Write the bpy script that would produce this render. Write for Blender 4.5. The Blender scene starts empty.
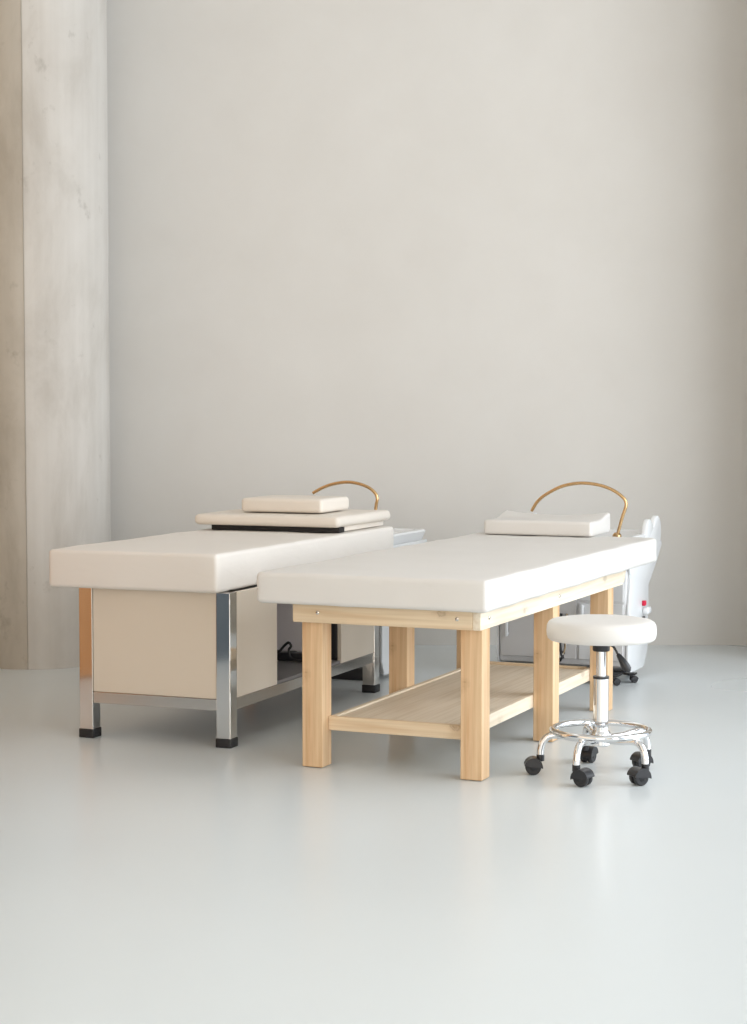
import bpy, bmesh, math, random
from mathutils import Vector, Matrix, noise
random.seed(3)
PI = math.pi
S = bpy.context.scene
COL = S.collection

# ------------------------------------------------------------------ camera, world, light, exposure
cam_d = bpy.data.cameras.new('camera'); cam = bpy.data.objects.new('camera', cam_d); COL.objects.link(cam)
cam_d.sensor_fit = 'VERTICAL'; cam_d.sensor_height = 36.0; cam_d.lens = 36.0*1836.7/1024
cam.location = (0, 0, 1.21); cam.rotation_euler = (PI/2 - 0.0546, 0, 0)
cam_d.clip_start = 0.05; cam_d.clip_end = 100
S.camera = cam
S.view_settings.view_transform = 'Standard'; S.view_settings.look = 'None'
S.view_settings.gamma = 1; S.view_settings.use_curve_mapping = False
S.view_settings.exposure = 0.04

w = bpy.data.worlds.new('sky'); S.world = w; w.use_nodes = True
w.node_tree.nodes['Background'].inputs[0].default_value = (0.80, 0.90, 1.0, 1)
w.node_tree.nodes['Background'].inputs[1].default_value = 1.0

def area(name, loc, aim, sx, sy, power, color, spread=PI):
    l = bpy.data.lights.new(name, 'AREA'); l.shape = 'RECTANGLE'; l.size = sx; l.size_y = sy
    l.energy = power; l.color = color; l.spread = spread
    o = bpy.data.objects.new(name, l); COL.objects.link(o); o.location = loc
    o.rotation_euler = (Vector(aim)-Vector(loc)).to_track_quat('-Z', 'Z').to_euler()
    return o
# daylight coming in through the tall windows of the right wall
area('daylight_right', (3.95, 5.25, 2.2), (0, 5.25, 2.2), 6.0, 4.3, 295, (0.93, 0.965, 1.0))
area('daylight_near', (3.95, -0.3, 2.2), (0, -0.3, 2.2), 3.8, 4.3, 250, (0.90, 0.96, 1.0))
area('front_fill', (-0.6, -3.58, 2.3), (-1.15, 9, 1.7), 3.2, 3.6, 23, (1.0, 0.78, 0.56), math.radians(75))  # added warm fill behind the camera, lifts the front faces

# ------------------------------------------------------------------ materials
def nt(name):
    m = bpy.data.materials.new(name); m.use_nodes = True
    t = m.node_tree; return m, t, t.nodes['Principled BSDF']
def node(t, kind, **kw):
    n = t.nodes.new(kind)
    for k, v in kw.items(): setattr(n, k, v)
    return n
def ramp(t, fac, stops):
    r = node(t, 'ShaderNodeValToRGB'); e = r.color_ramp.elements
    while len(e) < len(stops): e.new(0.5)
    for i, (p, c) in enumerate(stops): e[i].position = p; e[i].color = (*c, 1)
    t.links.new(fac, r.inputs[0]); return r.outputs[0]
def coords(t, scale=(1, 1, 1), loc=(0, 0, 0)):
    c = node(t, 'ShaderNodeTexCoord'); m = node(t, 'ShaderNodeMapping')
    m.inputs['Scale'].default_value = scale; m.inputs['Location'].default_value = loc
    t.links.new(c.outputs['Object'], m.inputs['Vector']); return m.outputs[0]
def noise_tex(t, vec, scale, detail=4, rough=0.5, dist=0):
    n = node(t, 'ShaderNodeTexNoise'); n.inputs['Scale'].default_value = scale
    n.inputs['Detail'].default_value = detail; n.inputs['Roughness'].default_value = rough
    n.inputs['Distortion'].default_value = dist
    t.links.new(vec, n.inputs['Vector']); return n.outputs['Fac']
def bump(t, b, h, strength=0.1, dist=0.01):
    n = node(t, 'ShaderNodeBump'); n.inputs['Strength'].default_value = strength
    n.inputs['Distance'].default_value = dist
    t.links.new(h, n.inputs['Height']); t.links.new(n.outputs[0], b.inputs['Normal'])
def mix(t, fac, a, b, mode='MIX'):
    n = node(t, 'ShaderNodeMix', data_type='RGBA', blend_type=mode)
    if isinstance(fac, float): n.inputs[0].default_value = fac
    else: t.links.new(fac, n.inputs[0])
    for s, v in ((6, a), (7, b)):
        if isinstance(v, tuple): n.inputs[s].default_value = (*v, 1)
        else: t.links.new(v, n.inputs[s])
    return n.outputs[2]

def simple(name, col, rough=0.5, metal=0.0, var=0.03, scale=8, bmp=0.0, spec=0.5):
    m, t, b = nt(name)
    v = coords(t); n = noise_tex(t, v, scale, 4)
    c = ramp(t, n, [(0.3, tuple(max(0, x*(1-var)) for x in col)), (0.7, tuple(min(1, x*(1+var)) for x in col))])
    t.links.new(c, b.inputs['Base Color'])
    b.inputs['Roughness'].default_value = rough; b.inputs['Metallic'].default_value = metal
    b.inputs['Specular IOR Level'].default_value = spec
    if bmp: bump(t, b, noise_tex(t, v, scale*12, 3), bmp, 0.002)
    return m

def leather(name, col):
    m, t, b = nt(name)
    v = coords(t); n = noise_tex(t, v, 3.0, 5)
    c = ramp(t, n, [(0.3, tuple(x*0.965 for x in col)), (0.75, col)])
    t.links.new(c, b.inputs['Base Color'])
    b.inputs['Roughness'].default_value = 0.52; b.inputs['Specular IOR Level'].default_value = 0.35
    w1 = noise_tex(t, coords(t, (1, 1, 3)), 7, 3, 0.5, 0.6)
    bump(t, b, w1, 0.16, 0.01)
    return m

def wood(name, axis, light, dark, knots=True, gscale=1.0, off=0.0):
    m, t, b = nt(name)
    sc = [22*gscale]*3; sc[axis] = 1.3*gscale
    v = coords(t, tuple(sc), (off, off*0.7, off*1.3))
    g = noise_tex(t, v, 1.0, 5, 0.6, 0.8)
    c = ramp(t, g, [(0.28, dark), (0.46, tuple((a*2+d)/3 for a, d in zip(light, dark))), (0.62, light)])
    fv = [90]*3; fv[axis] = 2.5
    f = noise_tex(t, coords(t, tuple(fv)), 1.0, 2)
    fc = ramp(t, f, [(0.35, (0.90, 0.88, 0.84)), (0.6, (1, 1, 1))])
    c = mix(t, 1.0, c, fc, 'MULTIPLY')
    if knots:
        kv = [7.0]*3; kv[axis] = 4.0
        vn = node(t, 'ShaderNodeTexVoronoi'); vn.inputs['Scale'].default_value = 1.0
        vn.inputs['Randomness'].default_value = 1.0
        nz = node(t, 'ShaderNodeTexNoise'); nz.inputs['Scale'].default_value = 40; nz.inputs['Detail'].default_value = 3
        t.links.new(coords(t), nz.inputs['Vector'])
        va = node(t, 'ShaderNodeVectorMath', operation='MULTIPLY_ADD'); va.inputs[1].default_value = (0.16, 0.16, 0.16)
        t.links.new(nz.outputs['Color'], va.inputs[0]); t.links.new(coords(t, tuple(kv), (off+0.31, off+0.2, 0.77)), va.inputs[2])
        t.links.new(va.outputs[0], vn.inputs['Vector'])
        k = ramp(t, vn.outputs['Distance'], [(0.02, (0.9, 0.9, 0.9)), (0.05, (0.4, 0.4, 0.4)), (0.075, (0.75, 0.75, 0.75)), (0.09, (0.25, 0.25, 0.25)), (0.17, (0, 0, 0))])
        c = mix(t, k, c, tuple(x*0.62 for x in dark))
    t.links.new(c, b.inputs['Base Color'])
    b.inputs['Roughness'].default_value = 0.55; b.inputs['Specular IOR Level'].default_value = 0.3
    bump(t, b, g, 0.05, 0.003)
    return m

LW, DW = (0.81, 0.585, 0.365), (0.62, 0.35, 0.17)
M = {}
M['pine_z'] = wood('pine_upright', 2, LW, DW, True, 1.0, 0.4)
M['pine_x'] = wood('pine_across', 0, (0.84, 0.69, 0.50), (0.76, 0.55, 0.35), True, 1.0, 1.7)
M['pine_y'] = wood('pine_along', 1, (0.88, 0.78, 0.64), (0.82, 0.67, 0.49), True, 1.0, 2.9)
M['ply'] = wood('pale_plywood', 1, (0.80, 0.70, 0.57), (0.74, 0.62, 0.48), False, 0.35, 0.2)
M['leather_cream'] = leather('cream_leatherette', (0.80, 0.755, 0.70))
M['leather_white'] = leather('off_white_leatherette', (0.76, 0.735, 0.70))
M['leather_pad'] = leather('cream_pad_leatherette', (0.80, 0.735, 0.655))
M['panel'] = simple('cream_laminate', (0.71, 0.625, 0.52), 0.45, 0, 0.01, 3)
M['panel_in'] = simple('grey_laminate', (0.84, 0.79, 0.80), 0.5, 0, 0.02, 3)
M['panel_dark'] = simple('dark_grey_laminate', (0.20, 0.19, 0.19), 0.5, 0, 0.02, 3)
M['chrome'] = simple('polished_steel', (0.78, 0.77, 0.75), 0.08, 1.0, 0.02, 5)
M['steel'] = simple('brushed_steel', (0.66, 0.63, 0.59), 0.2, 1.0, 0.03, 5)
M['chrome_bright'] = simple('bright_chrome', (0.86, 0.86, 0.87), 0.06, 1.0, 0.01, 5)
M['brass'] = simple('brushed_brass', (0.72, 0.47, 0.24), 0.24, 1.0, 0.05, 9)
M['black'] = simple('black_rubber', (0.018, 0.018, 0.02), 0.5, 0, 0.2, 12)
M['black_gloss'] = simple('black_plastic', (0.02, 0.02, 0.023), 0.3, 0, 0.2, 12)
M['black_board'] = simple('black_board', (0.012, 0.010, 0.010), 0.7, 0, 0.2, 12)
M['abs'] = simple('white_acrylic', (0.84, 0.85, 0.86), 0.22, 0, 0.005, 2)
M['cab'] = simple('pale_grey_cabinet', (0.72, 0.715, 0.715), 0.4, 0, 0.01, 2)
M['cab_dark'] = simple('grey_cabinet_door', (0.62, 0.60, 0.59), 0.4, 0, 0.01, 2)
M['gap'] = simple('dark_recess', (0.05, 0.05, 0.05), 0.6)
M['red'] = simple('red_plastic', (0.70, 0.01, 0.06), 0.35)

def plaster():
    m, t, b = nt('smooth_beige_plaster')
    v = coords(t)
    n = noise_tex(t, v, 0.55, 4, 0.5)
    c = ramp(t, n, [(0.3, (0.665, 0.642, 0.605)), (0.72, (0.695, 0.674, 0.640))])
    n2 = noise_tex(t, coords(t, (1, 1, 1)), 2.6, 6, 0.6)
    c2 = ramp(t, n2, [(0.3, (0.965, 0.96, 0.955)), (0.7, (1, 1, 1))])
    t.links.new(mix(t, 1.0, c, c2, 'MULTIPLY'), b.inputs['Base Color'])
    b.inputs['Roughness'].default_value = 0.85; b.inputs['Specular IOR Level'].default_value = 0.2
    bump(t, b, noise_tex(t, v, 9, 5), 0.06, 0.01)
    return m
M['plaster'] = plaster()

def concrete_column():
    m, t, b = nt('cast_concrete')
    v = coords(t, (1, 1, 0.45)); n = noise_tex(t, v, 2.4, 8, 0.62, 0.4)
    c = ramp(t, n, [(0.28, (0.44, 0.405, 0.36)), (0.5, (0.585, 0.555, 0.515)), (0.72, (0.64, 0.615, 0.58))])
    s = noise_tex(t, coords(t, (14, 14, 0.5)), 1.0, 4)
    c = mix(t, 1.0, c, ramp(t, s, [(0.3, (0.92, 0.915, 0.91)), (0.6, (1, 1, 1))]), 'MULTIPLY')
    # dark pits and blotches left by the formwork
    vo = noise_tex(t, coords(t, (1, 1, 0.7), (3, 1, 2)), 11, 4, 0.6)
    k = ramp(t, vo, [(0.63, (0, 0, 0)), (0.76, (0.5, 0.5, 0.5))])
    c = mix(t, k, c, (0.30, 0.27, 0.235))
    # the formwork panel left of the seam was cast browner and darker
    sx_ = node(t, 'ShaderNodeSeparateXYZ'); t.links.new(coords(t), sx_.inputs[0])
    wv = node(t, 'ShaderNodeMath', operation='MULTIPLY_ADD'); t.links.new(noise_tex(t, coords(t, (1, 1, 1)), 3, 3), wv.inputs[0])
    wv.inputs[1].default_value = 0.012; t.links.new(sx_.outputs[0], wv.inputs[2])
    c = mix(t, ramp(t, wv.outputs[0], [(0.008, (1, 1, 1)), (0.016, (0, 0, 0))]), c, mix(t, 1.0, c, (0.84, 0.80, 0.74), 'MULTIPLY'))
    t.links.new(c, b.inputs['Base Color'])
    b.inputs['Roughness'].default_value = 0.7; b.inputs['Specular IOR Level'].default_value = 0.3
    bump(t, b, n, 0.2, 0.01)
    return m
M['concrete'] = concrete_column()

def floor_mat():
    m, t, b = nt('poured_resin_floor')
    v = coords(t); n = noise_tex(t, v, 0.9, 5, 0.55)
    c = ramp(t, n, [(0.3, (0.675, 0.715, 0.725)), (0.7, (0.695, 0.735, 0.745))])
    t.links.new(c, b.inputs['Base Color'])
    r = ramp(t, noise_tex(t, v, 0.8, 2), [(0.2, (0.27, 0.27, 0.27)), (0.8, (0.29, 0.29, 0.29))])
    t.links.new(r, b.inputs['Roughness']); b.inputs['Specular IOR Level'].default_value = 0.45
    return m
M['floor'] = floor_mat()
M['ceiling'] = simple('ceiling_paint', (0.62, 0.61, 0.59), 0.9)
M['walnut'] = wood('orange_wood_panelling', 2, (0.52, 0.25, 0.10), (0.38, 0.16, 0.06), False, 0.5, 0.3)
M['slate'] = simple('slate_grey_door_paint', (0.075, 0.09, 0.105), 0.5)
M['wallpaint'] = simple('warm_wall_paint', (0.80, 0.67, 0.53), 0.85)
M['frame'] = simple('grey_window_frame', (0.25, 0.25, 0.25), 0.5)

# ------------------------------------------------------------------ mesh helpers
def obj(name, bm, mat, parent=None, smooth=True, angle=0.6):
    me = bpy.data.meshes.new(name)
    bmesh.ops.recalc_face_normals(bm, faces=bm.faces)
    if smooth:
        for f in bm.faces: f.smooth = True
        for e in bm.edges:
            if len(e.link_faces) == 2 and e.calc_face_angle(0) > angle: e.smooth = False
    bm.to_mesh(me); bm.free()
    me.materials.append(mat)
    o = bpy.data.objects.new(name, me); COL.objects.link(o)
    if parent: o.parent = parent
    return o
def recenter(o):
    """origin of a part at the middle of its mesh"""
    vs = [v.co for v in o.data.vertices]
    c = Vector([(min(v[i] for v in vs)+max(v[i] for v in vs))/2 for i in range(3)])
    for v in o.data.vertices: v.co -= c
    o.location = c; return o
def box(bm, x0, x1, y0, y1, z0, z1, bev=0.0, seg=2):
    g = bmesh.ops.create_cube(bm, size=1.0)['verts']
    for v in g:
        v.co = Vector(((x0+x1)/2+v.co.x*(x1-x0), (y0+y1)/2+v.co.y*(y1-y0), (z0+z1)/2+v.co.z*(z1-z0)))
    if bev > 0:
        es = list({e for v in g for e in v.link_edges})
        bmesh.ops.bevel(bm, geom=es, offset=bev, segments=seg, profile=0.5, affect='EDGES', clamp_overlap=True)
def boxo(name, dims, mat, parent, bev=0.002, seg=2):
    bm = bmesh.new(); box(bm, *dims, bev, seg); return obj(name, bm, mat, parent, False)
def tube(bm, pts, r, n=10, closed=False, cap=True):
    pts = [Vector(p) for p in pts]; N = len(pts)
    rs = r if isinstance(r, (list, tuple)) else [r]*N
    rings = []; prev = None
    for i, p in enumerate(pts):
        if closed: d = pts[(i+1) % N]-pts[i-1]
        else: d = pts[min(i+1, N-1)]-pts[max(i-1, 0)]
        d.normalize()
        if prev is None:
            a = Vector((0, 0, 1)) if abs(d.z) < 0.9 else Vector((1, 0, 0))
            u = d.cross(a).normalized()
        else: u = (prev - d*prev.dot(d)).normalized()
        prev = u; v = d.cross(u)
        rings.append([bm.verts.new(p+(u*math.cos(2*PI*k/n)+v*math.sin(2*PI*k/n))*rs[i]) for k in range(n)])
    for i in range(N if closed else N-1):
        A, B = rings[i], rings[(i+1) % N]
        for k in range(n): bm.faces.new((A[k], A[(k+1) % n], B[(k+1) % n], B[k]))
    if cap and not closed: bm.faces.new(rings[0][::-1]); bm.faces.new(rings[-1])
def spline(P, sub=8, closed=False):
    P = [Vector(p) for p in P]; out = []; N = len(P)
    for i in range(N if closed else N-1):
        g = (lambda k: P[k % N]) if closed else (lambda k: P[max(0, min(N-1, k))])
        a, b_, c, d = g(i-1), g(i), g(i+1), g(i+2)
        for s in range(sub):
            t = s/sub
            out.append(0.5*((2*b_)+(c-a)*t+(2*a-5*b_+4*c-d)*t*t+(3*b_-a-3*c+d)*t**3))
    if not closed: out.append(P[-1])
    return out
def lathe(bm, prof, n=32, M4=None):
    rings = []
    for r, z in prof:
        if r < 1e-6: rings.append([bm.verts.new((0, 0, z))])
        else: rings.append([bm.verts.new((r*math.cos(2*PI*k/n), r*math.sin(2*PI*k/n), z)) for k in range(n)])
    for A, B in zip(rings, rings[1:]):
        for k in range(n):
            a0, a1 = A[k % len(A)], A[(k+1) % len(A)]; b0, b1 = B[k % len(B)], B[(k+1) % len(B)]
            f = []
            for q in (a0, a1, b1, b0):
                if q not in f: f.append(q)
            if len(f) > 2: bm.faces.new(f)
    if M4: bmesh.ops.transform(bm, matrix=M4, verts=[v for R_ in rings for v in R_])
def prism_x(bm, poly, x0, x1, bev=0.0, seg=2):
    """extrude a (y,z) outline along x"""
    A = [bm.verts.new((x0, y, z)) for y, z in poly]; B = [bm.verts.new((x1, y, z)) for y, z in poly]
    n = len(poly); fs = [bm.faces.new(A[::-1]), bm.faces.new(B)]
    for i in range(n): fs.append(bm.faces.new((A[i], A[(i+1) % n], B[(i+1) % n], B[i])))
    if bev:
        bmesh.ops.recalc_face_normals(bm, faces=fs)
        es = list({e for f in fs[:2] for e in f.edges})
        bmesh.ops.bevel(bm, geom=es, offset=bev, segments=seg, profile=0.5, affect='EDGES', clamp_overlap=True)

def superbox(name, x0, x1, y0, y1, z0, z1, r, mat, parent=None, amp=0.002, seed=0, sub=(14, 26, 4), crown=0.004, sag=None):
    """upholstered slab: gridded box pushed onto a rounded box, with slight puffiness and creases"""
    bm = bmesh.new()
    cx, cy, cz = (x0+x1)/2, (y0+y1)/2, (z0+z1)/2; hx, hy, hz = (x1-x0)/2, (y1-y0)/2, (z1-z0)/2
    def ticks(h, n):
        t = [-h, -h+r*0.15, -h+r*0.4, -h+r*0.7, -h+r]
        m = [(-h+r)+(2*h-2*r)*k/n for k in range(1, n)]
        return t+m+[-q for q in t[::-1]]
    T = [ticks(hx, sub[0]), ticks(hy, sub[1]), ticks(hz, sub[2])]
    cache = {}
    def V(p):
        k = tuple(round(q, 6) for q in p)
        if k not in cache:
            P = Vector(p); core = Vector([max(-(h-r), min(h-r, q)) for q, h in zip(P, (hx, hy, hz))])
            d = P-core
            if d.length > 1e-9:
                d = d.normalized()*r
            Q = core+d
            ex, ey = 1-(Q.x/hx)**2, 1-(Q.y/hy)**2
            if Q.z > 0: Q.z += crown*(max(0, ex)*max(0, ey))**0.35
            nn = noise.noise(Vector((Q.x*6+seed, Q.y*6, Q.z*9)))+0.5*noise.noise(Vector((Q.x*17, Q.y*14+seed, Q.z*20)))
            dd = d.normalized() if d.length > 1e-9 else Vector((0, 0, 1))
            if not (Q.z < -hz+1e-4): Q += dd*nn*amp
            R_ = Q+Vector((cx, cy, cz))
            if sag: R_ = sag(R_)
            cache[k] = bm.verts.new(R_)
        return cache[k]
    for ax in range(3):
        a, b_ = [i for i in range(3) if i != ax]
        for s in (-1, 1):
            h = (hx, hy, hz)[ax]*s
            for i in range(len(T[a])-1):
                for j in range(len(T[b_])-1):
                    q = []
                    for (ii, jj) in ((i, j), (i+1, j), (i+1, j+1), (i, j+1)):
                        p = [0, 0, 0]; p[ax] = h; p[a] = T[a][ii]; p[b_] = T[b_][jj]; q.append(V(p))
                    if len(set(q)) == 4: bm.faces.new(q)
    return obj(name, bm, mat, parent, True, 1.2)

def empty(name, loc, rz, label, cat, group=None):
    o = bpy.data.objects.new(name, None); COL.objects.link(o); o.location = loc; o.rotation_euler = (0, 0, rz)
    o.empty_display_size = 0.1
    tag(o, label, cat, group); return o
def tag(o, label, cat, group=None):
    o['label'] = label; o['category'] = cat
    if group: o['group'] = group
    return o
def struct(name, bm, mat, parent=None):
    o = obj(name, bm, mat, parent, True)
    if parent is None: o['kind'] = 'structure'
    return o

# ------------------------------------------------------------------ the room
YB = 9.48      # back wall
XL, XR, YF, ZC = -2.32, 3.65, -3.6, 4.8
def sbox(name, mat, *d, bev=0):
    bm = bmesh.new(); box(bm, *d, bev); return struct(name, bm, mat)
sbox('floor', M['floor'], XL-0.3, XR+0.3, YF-0.3, YB+0.3, -0.2, 0)
sbox('ceiling', M['ceiling'], XL-0.3, XR+0.3, YF-0.3, YB+0.3, ZC, ZC+0.2)
sbox('wall_back', M['plaster'], XL-0.3, XR+0.3, YB, YB+0.3, 0, ZC)
# left wall
sbox('wall_left', M['wallpaint'], XL-0.3, XL, YF-0.3, YB, 0, ZC)
def door(name, mat, y0, y1, h):
    bm = bmesh.new(); box(bm, XL+0.002, XL+0.042, y0, y1, 0.004, h, 0.003)
    d = struct(name, bm, mat)
    b2 = bmesh.new(); box(b2, XL+0.042, XL+0.085, y1-0.14, y1-0.10, 0.95, 1.25, 0.006); obj('door_handle', b2, M['chrome'], d)
    return d
door('door_1', M['walnut'], 5.55, 7.0, 2.6)
door('door_2', M['slate'], 4.2, 5.53, 2.6)
# right wall with two tall window openings
bm = bmesh.new()
for d in ((XR, XR+0.3, 8.35, YB, 0, ZC), (XR, XR+0.3, 1.6, 2.15, 0, ZC), (XR, XR+0.3, YF-0.3, -2.3, 0, ZC),
          (XR, XR+0.3, 2.15, 8.35, 4.4, ZC), (XR, XR+0.3, -2.3, 1.6, 4.4, ZC),
          (XR, XR+0.3, 2.15, 8.35, 0, 0.04), (XR, XR+0.3, -2.3, 1.6, 0, 0.04)):
    box(bm, *d)
struct('wall_right', bm, M['plaster'])
for i, (y0, y1) in enumerate(((2.15, 8.35), (-2.3, 1.6))):
    bm = bmesh.new()
    n = 3
    for k in range(n+1):
        y = y0+(y1-y0)*k/n; y = min(max(y, y0+0.025), y1-0.025); box(bm, XR+0.1, XR+0.15, y-0.025, y+0.025, 0.04, 4.4)
    for z in (0.065, 4.375): box(bm, XR+0.1, XR+0.15, y0, y1, z-0.025, z+0.025)
    struct('window_%d' % (i+1), bm, M['frame'])
bm = bmesh.new()
for d in ((XL, -2.25, YF-0.3, YF, 0, ZC), (1.85, XR, YF-0.3, YF, 0, ZC), (-2.25, 1.85, YF-0.3, YF, 0, 0.45), (-2.25, 1.85, YF-0.3, YF, 4.15, ZC)):
    box(bm, *d)
struct('wall_front', bm, M['wallpaint'])
# round concrete column by the left end of the back wall
bm = bmesh.new(); lathe(bm, [(0.345, 0), (0.345, ZC)], 96)
col = struct('trim_1', bm, M['concrete']); col.location = (-1.627, 8.92, 0)
# second column, added out of view to shade the right end of the wall
bm = bmesh.new(); lathe(bm, [(0.345, 0), (0.345, ZC)], 96)
shade_col = struct('trim_2', bm, M['concrete']); shade_col.location = (2.37, 8.92, 0)
# formwork seam standing proud down the column
bm = bmesh.new()
for a0 in (-1.56,):
    z = 0.0
    while z < ZC-0.01:
        z2 = min(ZC, z+0.12); a = a0+0.006*noise.noise(Vector((z*2, 0, 1))); r1 = 0.3440; r2 = 0.3475
        p = [Vector((math.cos(a+da)*r, math.sin(a+da)*r, zz)) for zz in (z, z2) for da, r in ((-0.006, r1), (0, r2), (0.006, r1))]
        v = [bm.verts.new(q) for q in p]
        bm.faces.new((v[0], v[1], v[4], v[3])); bm.faces.new((v[1], v[2], v[5], v[4]))
        z = z2
seam = obj('formwork_seam', bm, simple('seam_mortar', (0.36, 0.33, 0.29), 0.8), col)

# ------------------------------------------------------------------ wooden treatment bed (right)
RX, RY, RPH = -0.2433, 6.2096, -0.4014
a, W, L1, L2 = 0.0761, 0.6499, 0.7703, 1.5037
ZT = 0.671
wb = empty('treatment_bed', (RX, RY, 0), RPH, 'pine treatment bed with square wooden legs, lower shelf and off-white padded top', 'bed')
for u in (0, W-a):
    for k, v in enumerate((0, L1, L2)):
        bm = bmesh.new(); box(bm, u, u+a, v, v+a, 0.002, 0.5, 0.003)
        lg = recenter(obj('leg', bm, M['pine_z'], wb, False))
        fb = bmesh.new(); lathe(fb, [(0, -0.002), (0.024, -0.002), (0.024, 0.001), (0, 0.001)], 20)
        f = obj('foot_pad', fb, M['black'], lg); f.location = (0, 0, -0.249)
def part(name, dims, mat, parent, bev=0.003):
    return recenter(boxo(name, dims, mat, parent, bev))
part('end_rail', (-0.019, W-0.022, -0.034, 0.012, 0.5, 0.564), M['pine_x'], wb)
part('side_rail', (W-0.0215, W+0.006, -0.034, 1.70, 0.5, 0.564), M['pine_y'], wb)
part('side_rail', (-0.019, 0.006, 0.0125, 1.70, 0.5, 0.564), M['pine_y'], wb)
part('end_rail', (0.0065, W-0.022, L2+a-0.02, L2+a+0.02, 0.5, 0.564), M['pine_x'], wb)
# rounded projecting bracket ends under the head end
for u0 in (W-0.05, 0.02):
    bm = bmesh.new()
    prism_x(bm, [(1.701, 0.564), (1.701, 0.515)]+[(1.745+0.03*math.sin(t), 0.532-0.03*math.cos(t)) for t in (-0.5, 0, 0.5, 1.0, 1.4)]+[(1.79, 0.55), (1.80, 0.564)], u0, u0+0.045, 0.003)
    recenter(obj('bracket', bm, M['pine_y'], wb))
part('bed_board', (-0.012, W, -0.025, 1.98, 0.5645, 0.5660), M['ply'], wb, 0.0)
# lower shelf
part('shelf_rail', (a+0.0005, W-a-0.0005, a*0.62, a*0.62+0.022, 0.124, 0.172), M['pine_x'], wb)
part('shelf_rail', (a+0.0005, a+0.022, a*0.62+0.0225, L2+0.05, 0.124, 0.172), M['pine_y'], wb)
part('shelf_rail', (W-a-0.022, W-a-0.0005, a*0.62+0.0225, L2+0.05, 0.124, 0.172), M['pine_y'], wb)
part('shelf_rail', (a+0.0225, W-a-0.0225, L2+0.02, L2+0.042, 0.124, 0.176), M['pine_x'], wb)
part('shelf_board', (a+0.0222, W-a-0.0222, a*0.62+0.0225, L2+0.0195, 0.150, 0.166), M['ply'], wb, 0.001)
# bolts at the rail corners
for (u, v, ax) in ((0.075, -0.034, 1), (W-0.075, -0.034, 1), (W+0.006, 0.045, 0), (W+0.006, 0.82, 0)):
    bm = bmesh.new(); lathe(bm, [(0, 0), (0.0065, 0), (0.0065, 0.003), (0.004, 0.0045), (0, 0.0045)], 14)
    o = obj('screw', bm, M['steel'], wb); o.location = (u, v, 0.535)
    o.rotation_euler = (PI/2, 0, 0) if ax == 1 else (0, PI/2, 0)
superbox('mattress', -0.122, 0.703, -0.108, 2.08, 0.5665, ZT, 0.017, M['leather_white'], wb, 0.0035, 1.3, (18, 40, 5), 0.0)

# ------------------------------------------------------------------ steel framed treatment bed (left)
LX, LY, LPH = -1.0924, 6.7798, -0.3794
A, WW, LL, ZR = 0.0558, 0.6218, 1.458, 0.174
ZTL = 0.7031
sb = empty('treatment_bed', (LX, LY, 0), LPH, 'cream treatment bed with polished steel legs, closed laminate sides and thick top', 'bed')
for u in (0, WW-A):
    for v in (0, LL-A):
        bm = bmesh.new(); box(bm, u, u+A, v, v+A, 0.012, 0.561, 0.002)
        lg = recenter(obj('leg', bm, M['chrome'], sb, False))
        fb = bmesh.new(); box(fb, -A/2-0.003, A/2+0.003, -A/2-0.003, A/2+0.003, 0, 0.034, 0.003)
        f = obj('rubber_foot', fb, M['black'], lg); f.location = (0, 0, -0.2865)
part('lower_rail', (A, WW-A, 0.004, 0.046, ZR-0.042, ZR), M['steel'], sb, 0.002)
part('lower_rail', (A, WW-A, LL-0.046, LL-0.004, ZR-0.042, ZR), M['steel'], sb, 0.002)
part('lower_rail', (WW-0.046, WW-0.004, A, LL-A, ZR-0.042, ZR), M['steel'], sb, 0.002)
part('lower_rail', (0.004, 0.046, A, LL-A, ZR-0.042, ZR), M['steel'], sb, 0.002)
part('base_board', (0.03, WW-0.006, 0.03, LL-0.03, ZR+0.001, ZR+0.013), M['panel_dark'], sb, 0.001)
part('front_panel', (A+0.001, WW-A-0.001, 0.006, 0.024, ZR+0.001, 0.561), M['panel'], sb, 0.001)
part('side_panel', (WW-0.018, WW-0.001, A+0.006, 0.406, ZR+0.002, 0.560), M['panel'], sb, 0.001)
part('side_panel', (WW-0.018, WW-0.001, 1.035, LL-A-0.001, ZR+0.002, 0.560), M['panel'], sb, 0.001)
part('side_panel', (0.006, 0.024, A+0.001, LL-A-0.001, ZR+0.014, 0.552), M['panel'], sb, 0.001)
part('partition', (0.025, WW-0.02, 1.05, 1.066, ZR+0.0135, 0.552), M['panel_in'], sb, 0.001)
part('partition', (0.025, WW-0.02, 0.39, 0.404, ZR+0.0135, 0.552), M['panel_in'], sb, 0.001)
part('bed_board', (0.06, WW-0.06, 0.06, LL-0.06, 0.5552, 0.562), M['black_board'], sb, 0.001)
part('upright_strip', (WW-0.078, WW-0.022, 1.036, 1.0495, ZR+0.0135, 0.553), M['black_gloss'], sb, 0.004)
superbox('mattress', -0.100, 0.598, -0.052, 1.70, 0.5625, ZTL, 0.016, M['leather_cream'], sb, 0.0026, 7.7, (16, 34, 5), 0.0)

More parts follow.
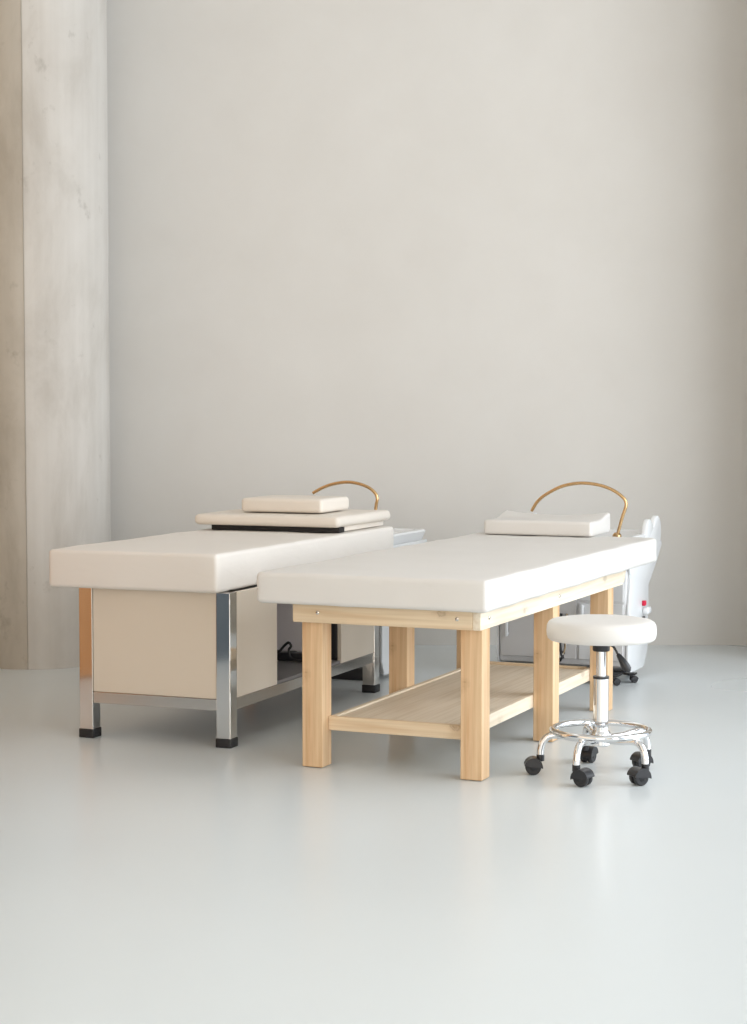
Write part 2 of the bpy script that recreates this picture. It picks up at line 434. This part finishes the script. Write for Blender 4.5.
# power strip and its cable on the base board of the open bay
ps = empty('power_strip', (LX, LY, 0), LPH, 'black power strip with looped cable lying in the open bay of the steel bed', 'power strip')
ps.location = Matrix.Rotation(LPH, 3, 'Z') @ Vector((0.36, 0.97, 0)) + Vector((LX, LY, ZR+0.0135))
bm = bmesh.new(); box(bm, -0.22, 0.16, -0.03, 0.03, 0, 0.034, 0.005)
st = obj('housing', bm, M['black_gloss'], ps)
for k in range(4):
    bm = bmesh.new(); lathe(bm, [(0, 0.0005), (0.016, 0.0005), (0.018, 0.003), (0.019, 0.003), (0.019, 0), (0, 0)], 20)
    s = obj('socket', bm, M['gap'], st); s.location = (-0.17+k*0.08, 0, 0.0345)
bm = bmesh.new()
tube(bm, spline([(-0.10, -0.045, 0.008), (-0.02, -0.045, 0.012), (0.027, -0.045, 0.037), (0.055, -0.045, 0.066), (0.073, -0.045, 0.078), (0.084, -0.045, 0.064), (0.074, -0.045, 0.046), (0.09, -0.05, 0.012), (0.15, -0.06, 0.008)], 8), 0.0055, 8)
obj('cable', bm, M['black'], ps)

# ------------------------------------------------------------------ pads and pillows
def on_bed(bx, by, ph, name, label, cat, u, v, z):
    p = Matrix.Rotation(ph, 3, 'Z') @ Vector((u, v, 0)) + Vector((bx, by, z))
    return empty(name, p, ph, label, cat)
pad = on_bed(LX, LY, LPH, 'back_cushion', 'flat cream padded cushion on a black board, lying across the steel-legged bed', 'cushion', 0.245, 1.13, ZTL+0.003)
superbox('cushion', -0.342, 0.332, -0.02, 0.59, 0.0215, 0.066, 0.02, M['leather_pad'], pad, 0.0015, 4.1, (12, 12, 3), 0.004)
bm = bmesh.new(); box(bm, -0.270, 0.322, 0.01, 0.07, 0, 0.021, 0.001); obj('board', bm, M['black_board'], pad)
bm = bmesh.new(); box(bm, -0.270, 0.305, 0.09, 0.56, 0, 0.021, 0.002); obj('board', bm, M['leather_pad'], pad)
pl = on_bed(LX, LY, LPH, 'pillow', 'small cream rectangular pillow stacked on the flat cushion of the steel-legged bed', 'pillow', 0.262, 1.38, ZTL+0.003+0.0745)
superbox('cover', -0.19, 0.19, -0.155, 0.155, 0, 0.058, 0.016, M['leather_pad'], pl, 0.0012, 9.1, (10, 8, 3), 0.004)
def contour(P):
    s = min(1, max(0, (P.y+0.02)/0.17)); k = s*s*(3-2*s)
    lift = 0.0
    if P.z > 0.03: lift = 0.030*k*(0.35+0.65*min(1, (abs(P.x)/0.25)**2))
    return Vector((P.x, P.y, P.z+lift))
pr = on_bed(RX, RY, RPH, 'pillow', 'off-white contoured pillow with raised back edge at the head of the pine bed', 'pillow', 0.195, 2.115, ZT+0.006)
superbox('cover', -0.240, 0.250, -0.155, 0.15, -0.003, 0.060, 0.014, M['leather_white'], pr, 0.0012, 2.2, (14, 10, 3), 0.003, contour)

# ------------------------------------------------------------------ hair washing units behind the beds
def castor(parent, x, y, h, ang, mat_stem, scale=1.0, label=None):
    c = bpy.data.objects.new('castor', None); COL.objects.link(c); c.parent = parent
    c.location = (x, y, 0); c.rotation_euler = (0, 0, ang); c.scale = (scale,)*3
    r = 0.026
    bm = bmesh.new()
    # hood: part cylinder shell over the wheels, axle along local y, trailing towards +x
    pts = []
    outer = [(0.011+math.cos(t)*(r+0.0045), r+math.sin(t)*(r+0.0045)) for t in [math.radians(d) for d in range(12, 190, 8)]]
    A1 = [bm.verts.new((p[0], -0.0255, p[1])) for p in outer]; B1 = [bm.verts.new((p[0], 0.0255, p[1])) for p in outer]
    inner = [(0.011+math.cos(t)*(r+0.0015), r+math.sin(t)*(r+0.0015)) for t in [math.radians(d) for d in range(8, 192, 8)]]
    A2 = [bm.verts.new((p[0], -0.0255, p[1])) for p in inner]; B2 = [bm.verts.new((p[0], 0.0255, p[1])) for p in inner]
    n = len(outer)
    for i in range(n-1):
        bm.faces.new((A1[i], A1[i+1], B1[i+1], B1[i])); bm.faces.new((A2[i+1], A2[i], B2[i], B2[i+1]))
        bm.faces.new((A1[i+1], A1[i], A2[i], A2[i+1])); bm.faces.new((B1[i], B1[i+1], B2[i+1], B2[i]))
    for i in (0, n-1): bm.faces.new((A1[i], B1[i], B2[i], A2[i]))
    for yy in (-0.0256, 0.0236):   # side cheeks over the upper part of each wheel
        cp = [(0.011+math.cos(t)*(r+0.003), r+math.sin(t)*(r+0.003)) for t in [math.radians(d) for d in range(8, 192, 8)]]
        P0 = [bm.verts.new((p[0], yy, p[1])) for p in cp]; P1 = [bm.verts.new((p[0], yy+0.002, p[1])) for p in cp]
        bm.faces.new(P0); bm.faces.new(P1[::-1]); m_ = len(cp)
        for i in range(m_): bm.faces.new((P0[i], P0[(i+1) % m_], P1[(i+1) % m_], P1[i]))
    lathe(bm, [(0, 0.045), (0.013, 0.045), (0.013, 0.066), (0.009, h/scale), (0, h/scale)], 14, Matrix.Translation((-0.012, 0, 0)))
    obj('hood', bm, M['black_gloss'], c)
    for s in (-1, 1):
        bm = bmesh.new()
        lathe(bm, [(0, 0.004), (r-0.003, 0.004), (r, 0.007), (r, 0.017), (r-0.003, 0.021), (0.012, 0.021), (0.010, 0.0225), (0, 0.023)], 24,
              Matrix.Translation((0.012, 0, r)) @ Matrix.Rotation(-s*PI/2, 4, 'X'))
        obj('wheel', bm, M['black'], c)
    return c

def basin(bm, x0, x1, y0, y1, z0, z1, wall, depth):
    """open tub with rounded rim"""
    def ring(ix, z, rr):
        pts = []
        X0, X1, Y0, Y1 = x0+ix, x1-ix, y0+ix, y1-ix
        rr = min(rr, (X1-X0)/2, (Y1-Y0)/2)
        for cx, cy, a0 in ((X1-rr, Y1-rr, 0), (X0+rr, Y1-rr, 90), (X0+rr, Y0+rr, 180), (X1-rr, Y0+rr, 270)):
            for k in range(6):
                t = math.radians(a0+k*18); pts.append(bm.verts.new((cx+rr*math.cos(t), cy+rr*math.sin(t), z)))
        return pts
    R = [ring(0.05, z0, 0.05), ring(0.02, z0+(z1-z0)*0.35, 0.05), ring(0.004, z1-0.02, 0.04), ring(0, z1-0.008, 0.04), ring(0.006, z1, 0.036),
         ring(wall-0.005, z1, 0.05), ring(wall, z1-0.008, 0.06), ring(wall+0.02, z1-depth*0.6, 0.08), ring(wall+0.06, z1-depth, 0.1)]
    for P, Q in zip(R, R[1:]):
        n = len(P)
        for k in range(n): bm.faces.new((P[k], P[(k+1) % n], Q[(k+1) % n], Q[k]))
    bm.faces.new(R[0][::-1]); bm.faces.new(R[-1])

def wash_unit(name, origin, ph, label, v0, cheeks, arch, zlow, doors):
    """v0: front face of the cabinet along the bed axis; width u -0.1 .. 0.5"""
    t = empty(name, origin, ph, label, 'wash unit', 'hair washing units at the head of the beds')
    U0, U1 = -0.098, 0.5
    bm = bmesh.new()
    prism_x(bm, [(v0, 0.09), (v0+0.005, 0.07), (v0+0.04, zlow), (v0+0.27, zlow), (v0+0.335, 0.12), (v0+0.345, 0.41), (v0+0.45, 0.50), (v0+0.45, 0.53), (v0+0.02, 0.53), (v0, 0.40)], U0, U1, 0.012, 3)
    cab = recenter(obj('cabinet', bm, M['cab'], t))
    for f in (): pass
    # glossy white side skins
    for u0, u1 in ((U1+0.0005, U1+0.012), (U0-0.012, U0-0.0005)):
        bm = bmesh.new()
        prism_x(bm, [(v0-0.005, 0.085), (v0+0.03, zlow-0.008), (v0+0.27, zlow-0.008), (v0+0.338, 0.11), (v0+0.348, 0.408), (v0+0.47, 0.49), (v0+0.585, 0.575), (v0+0.585, 0.60), (v0-0.04, 0.60), (v0+0.03, 0.48), (v0, 0.33)], u0, u1, 0.003, 2)
        recenter(obj('side_panel', bm, M['abs'], t))
    bm = bmesh.new(); basin(bm, U0-0.01, U1+0.01, v0-0.20 if cheeks else v0-0.05, v0+0.60, 0.5305, 0.648, 0.045, 0.10)
    recenter(obj('basin', bm, M['abs'], t))
    if cheeks:
        for u0, u1 in ((U1-0.013, U1+0.011), (U0-0.011, U0+0.013)):
            P = spline([(v0+0.280, 0.60, 0), (v0+0.305, 0.655, 0), (v0+0.320, 0.690, 0), (v0+0.350, 0.712, 0), (v0+0.387, 0.708, 0), (v0+0.420, 0.690, 0),
                        (v0+0.435, 0.672, 0), (v0+0.450, 0.690, 0), (v0+0.476, 0.712, 0), (v0+0.513, 0.722, 0), (v0+0.550, 0.708, 0), (v0+0.574, 0.680, 0), (v0+0.577, 0.62, 0), (v0+0.553, 0.585, 0), (v0+0.487, 0.535, 0), (v0+0.376, 0.54, 0)], 4, True)
            bm = bmesh.new(); prism_x(bm, [(p.x, p.y) for p in P], u0, u1, 0.008, 2)
            recenter(obj('arm_rest', bm, M['abs'], t))
    else:
        bm = bmesh.new(); tube(bm, spline([(0.12, v0-0.01, 0.668), (0.25, v0+0.02, 0.662), (0.40, v0+0.05, 0.668), (0.49, v0+0.09, 0.672)], 6), 0.016, 12)
        recenter(obj('neck_rest', bm, M['black'], t))
    if not cheeks:
        bm = bmesh.new(); box(bm, U0+0.01, U1-0.012, v0-0.06, v0-0.002, 0.001, 0.055, 0.004)  # black block standing in for the shade in the gap under the unit
        obj('gap_shade', bm, M['black'], t)
    # brass water arch
    bm = bmesh.new(); tube(bm, spline(arch, 5), 0.0075, 12)
    y = arch[0][1]
    lathe(bm, [(0, 0), (0.02, 0), (0.02, 0.01), (0.011, 0.02), (0, 0.02)], 18, Matrix.Translation((arch[0][0], y, 0.649)))
    obj('water_arch', bm, M['brass'], t)
    if zlow > 0.04:
        bm = bmesh.new(); box(bm, U0+0.02, U1-0.01, v0-0.11, v0+0.26, zlow-0.010, zlow-0.001, 0.003); box(bm, U1-0.01, U1+0.045, v0-0.01, v0+0.03, zlow-0.010, zlow-0.001, 0.003)
        obj('base_frame', bm, M['black'], t)
        for (cu, cv) in ((U1-0.02, v0-0.10), (U1+0.03, v0+0.01), (U1-0.05, v0+0.22), (U0+0.05, v0+0.22), (U0+0.06, v0-0.08)):
            castor(t, cu, cv, zlow-0.01, 0.6, None, 0.56)
    if doors:
        v = v0-0.001
        d = recenter(boxo('door', (-0.085, 0.272, v0-0.010, v0-0.0006, 0.095, 0.50), M['cab_dark'], t, 0.002))
        for hu, hz0, hz1 in ((-0.052, 0.185, 0.29),):
            bm = bmesh.new(); box(bm, hu-0.006, hu+0.006, v0-0.034, v0-0.022, hz0, hz1, 0.003)
            for hz in (hz0+0.012, hz1-0.012): box(bm, hu-0.004, hu+0.004, v0-0.023, v0-0.0095, hz-0.004, hz+0.004)
            h = obj('handle', bm, M['abs'], d); h.location = -d.location
        d2 = recenter(boxo('door', (0.284, 0.488, v0-0.010, v0-0.0006, 0.095, 0.350), M['cab'], t, 0.002))
        bm = bmesh.new(); box(bm, 0.298, 0.310, v0-0.034, v0-0.022, 0.27, 0.345, 0.003)
        for hz in (0.28, 0.335): box(bm, 0.300, 0.308, v0-0.023, v0-0.0095, hz-0.004, hz+0.004)
        h = obj('handle', bm, M['abs'], d2); h.location = -d2.location
        recenter(boxo('drawer', (0.284, 0.488, v0-0.010, v0-0.0006, 0.362, 0.50), M['cab'], t, 0.002))
        # water hoses dropping in front of the cabinet
        bm = bmesh.new()
        tube(bm, spline([(0.205, v0-0.02, 0.30), (0.200, v0-0.035, 0.22), (0.212, v0-0.05, 0.14), (0.225, v0-0.055, 0.10)], 6), 0.007, 8)
        obj('hose', bm, M['black'], t)
        bm = bmesh.new()
        tube(bm, spline([(0.232, v0-0.02, 0.30), (0.225, v0-0.035, 0.22), (0.232, v0-0.045, 0.15), (0.215, v0-0.05, 0.105), (0.20, v0-0.02, 0.085)], 6), 0.007, 8)
        obj('hose', bm, M['chrome'], t)
        # controls on the right side
        bm = bmesh.new(); box(bm, 0.5125, 0.528, v0+0.225, v0+0.252, 0.323, 0.347, 0.004); obj('hot_tap_button', bm, M['red'], t)
        bm = bmesh.new(); box(bm, 0.5125, 0.54, v0+0.235, v0+0.30, 0.285, 0.315, 0.008, 3); obj('tap_block', bm, M['abs'], t)
        bm = bmesh.new(); box(bm, 0.5125, 0.522, v0+0.23, v0+0.255, 0.262, 0.274, 0.003); obj('outlet', bm, M['black'], t)
    return t

arch_r = [(u, 2.36, z) for u, z in ((0.447, 0.652), (0.47, 0.735), (0.488, 0.802), (0.455, 0.842), (0.395, 0.872), (0.321, 0.887), (0.251, 0.886), (0.18, 0.869), (0.109, 0.831), (0.072, 0.799), (0.046, 0.757))]
arch_l = [(u, 1.86, z) for u, z in ((0.44, 0.652), (0.446, 0.772), (0.452, 0.822), (0.422, 0.858), (0.368, 0.88), (0.304, 0.888), (0.234, 0.878), (0.179, 0.859), (0.134, 0.835))]
wash_unit('wash_unit', (RX, RY, 0), RPH, 'white wash unit with lobed arm and red button, behind the pine bed and stool', 2.33, True, arch_r, 0.046, True)
wash_unit('wash_unit', (LX, LY, 0), LPH, 'white wash unit with brass arch, mostly hidden behind the steel-legged bed', 1.775, False, arch_l, 0.025, False)

# ------------------------------------------------------------------ rolling stool
sx, sy = 0.757, 6.07
stl = empty('stool', (sx, sy, 0), 0, 'round off-white rolling stool with chrome base and five black castors', 'stool')
bm = bmesh.new()
R0 = 0.183
prof = [(0, 0.452), (0.155, 0.452), (0.171, 0.454), (0.178, 0.460), (0.181, 0.470), (0.182, 0.485), (0.1805, 0.502), (0.175, 0.513), (0.165, 0.519), (0.14, 0.523), (0.08, 0.526), (0, 0.527)]
lathe(bm, prof, 64); obj('seat', bm, M['leather_white'], stl, True, 1.3)
bm = bmesh.new(); lathe(bm, [(0, 0.416), (0.027, 0.416), (0.029, 0.421), (0.029, 0.4515), (0, 0.4515)], 24); obj('seat_collar', bm, M['black_gloss'], stl)
bm = bmesh.new(); lathe(bm, [(0, 0.326), (0.0165, 0.326), (0.0165, 0.4155), (0, 0.4155)], 28); obj('piston', bm, M['chrome_bright'], stl)
bm = bmesh.new(); lathe(bm, [(0.017, 0.324), (0.027, 0.324), (0.027, 0.332), (0.017, 0.332)], 28); obj('collar_ring', bm, M['black_gloss'], stl)
bm = bmesh.new(); lathe(bm, [(0, 0.12), (0.0255, 0.12), (0.0255, 0.3235), (0, 0.3235)], 32); obj('column', bm, M['chrome_bright'], stl)
bm = bmesh.new(); lathe(bm, [(0, 0.098), (0.026, 0.098), (0.034, 0.104), (0.034, 0.142), (0.028, 0.15), (0.0257, 0.15)], 32); obj('hub', bm, M['chrome_bright'], stl)
# height lever
bm = bmesh.new(); tube(bm, spline([(0.015, -0.02, 0.440), (0.036, -0.03, 0.434), (0.054, -0.035, 0.402)], 5), 0.004, 8)
lv = obj('lever', bm, M['black_gloss'], stl)
bm = bmesh.new(); tube(bm, [(0.050, -0.033, 0.409), (0.055, -0.035, 0.403), (0.063, -0.038, 0.391), (0.074, -0.042, 0.371), (0.084, -0.045, 0.358), (0.089, -0.046, 0.353)], [0.006, 0.009, 0.0115, 0.0155, 0.013, 0.005], 12)
obj('lever_grip', bm, M['black_gloss'], lv)
bm = bmesh.new(); tube(bm, [(0.160*math.cos(2*PI*k/64), 0.160*math.sin(2*PI*k/64), 0.150) for k in range(64)], 0.011, 12, closed=True)
obj('foot_ring', bm, M['chrome_bright'], stl)
for ang, tr in ((177, 178), (240, 325), (309, 205), (31, 205), (98, 60)):
    t = math.radians(ang); c, s = math.cos(t), math.sin(t)
    bm = bmesh.new()
    P = spline([(r*c, r*s, z) for r, z in ((0.03, 0.122), (0.09, 0.124), (0.135, 0.131), (0.168, 0.130), (0.190, 0.112), (0.199, 0.085), (0.2, 0.062))], 5)
    tube(bm, P, 0.012, 12); obj('leg', bm, M['chrome_bright'], stl)
    ta = math.radians(tr)
    cs = castor(stl, 0.2*c+0.012*math.cos(ta), 0.2*s+0.012*math.sin(ta), 0.064, ta, None, 1.02)
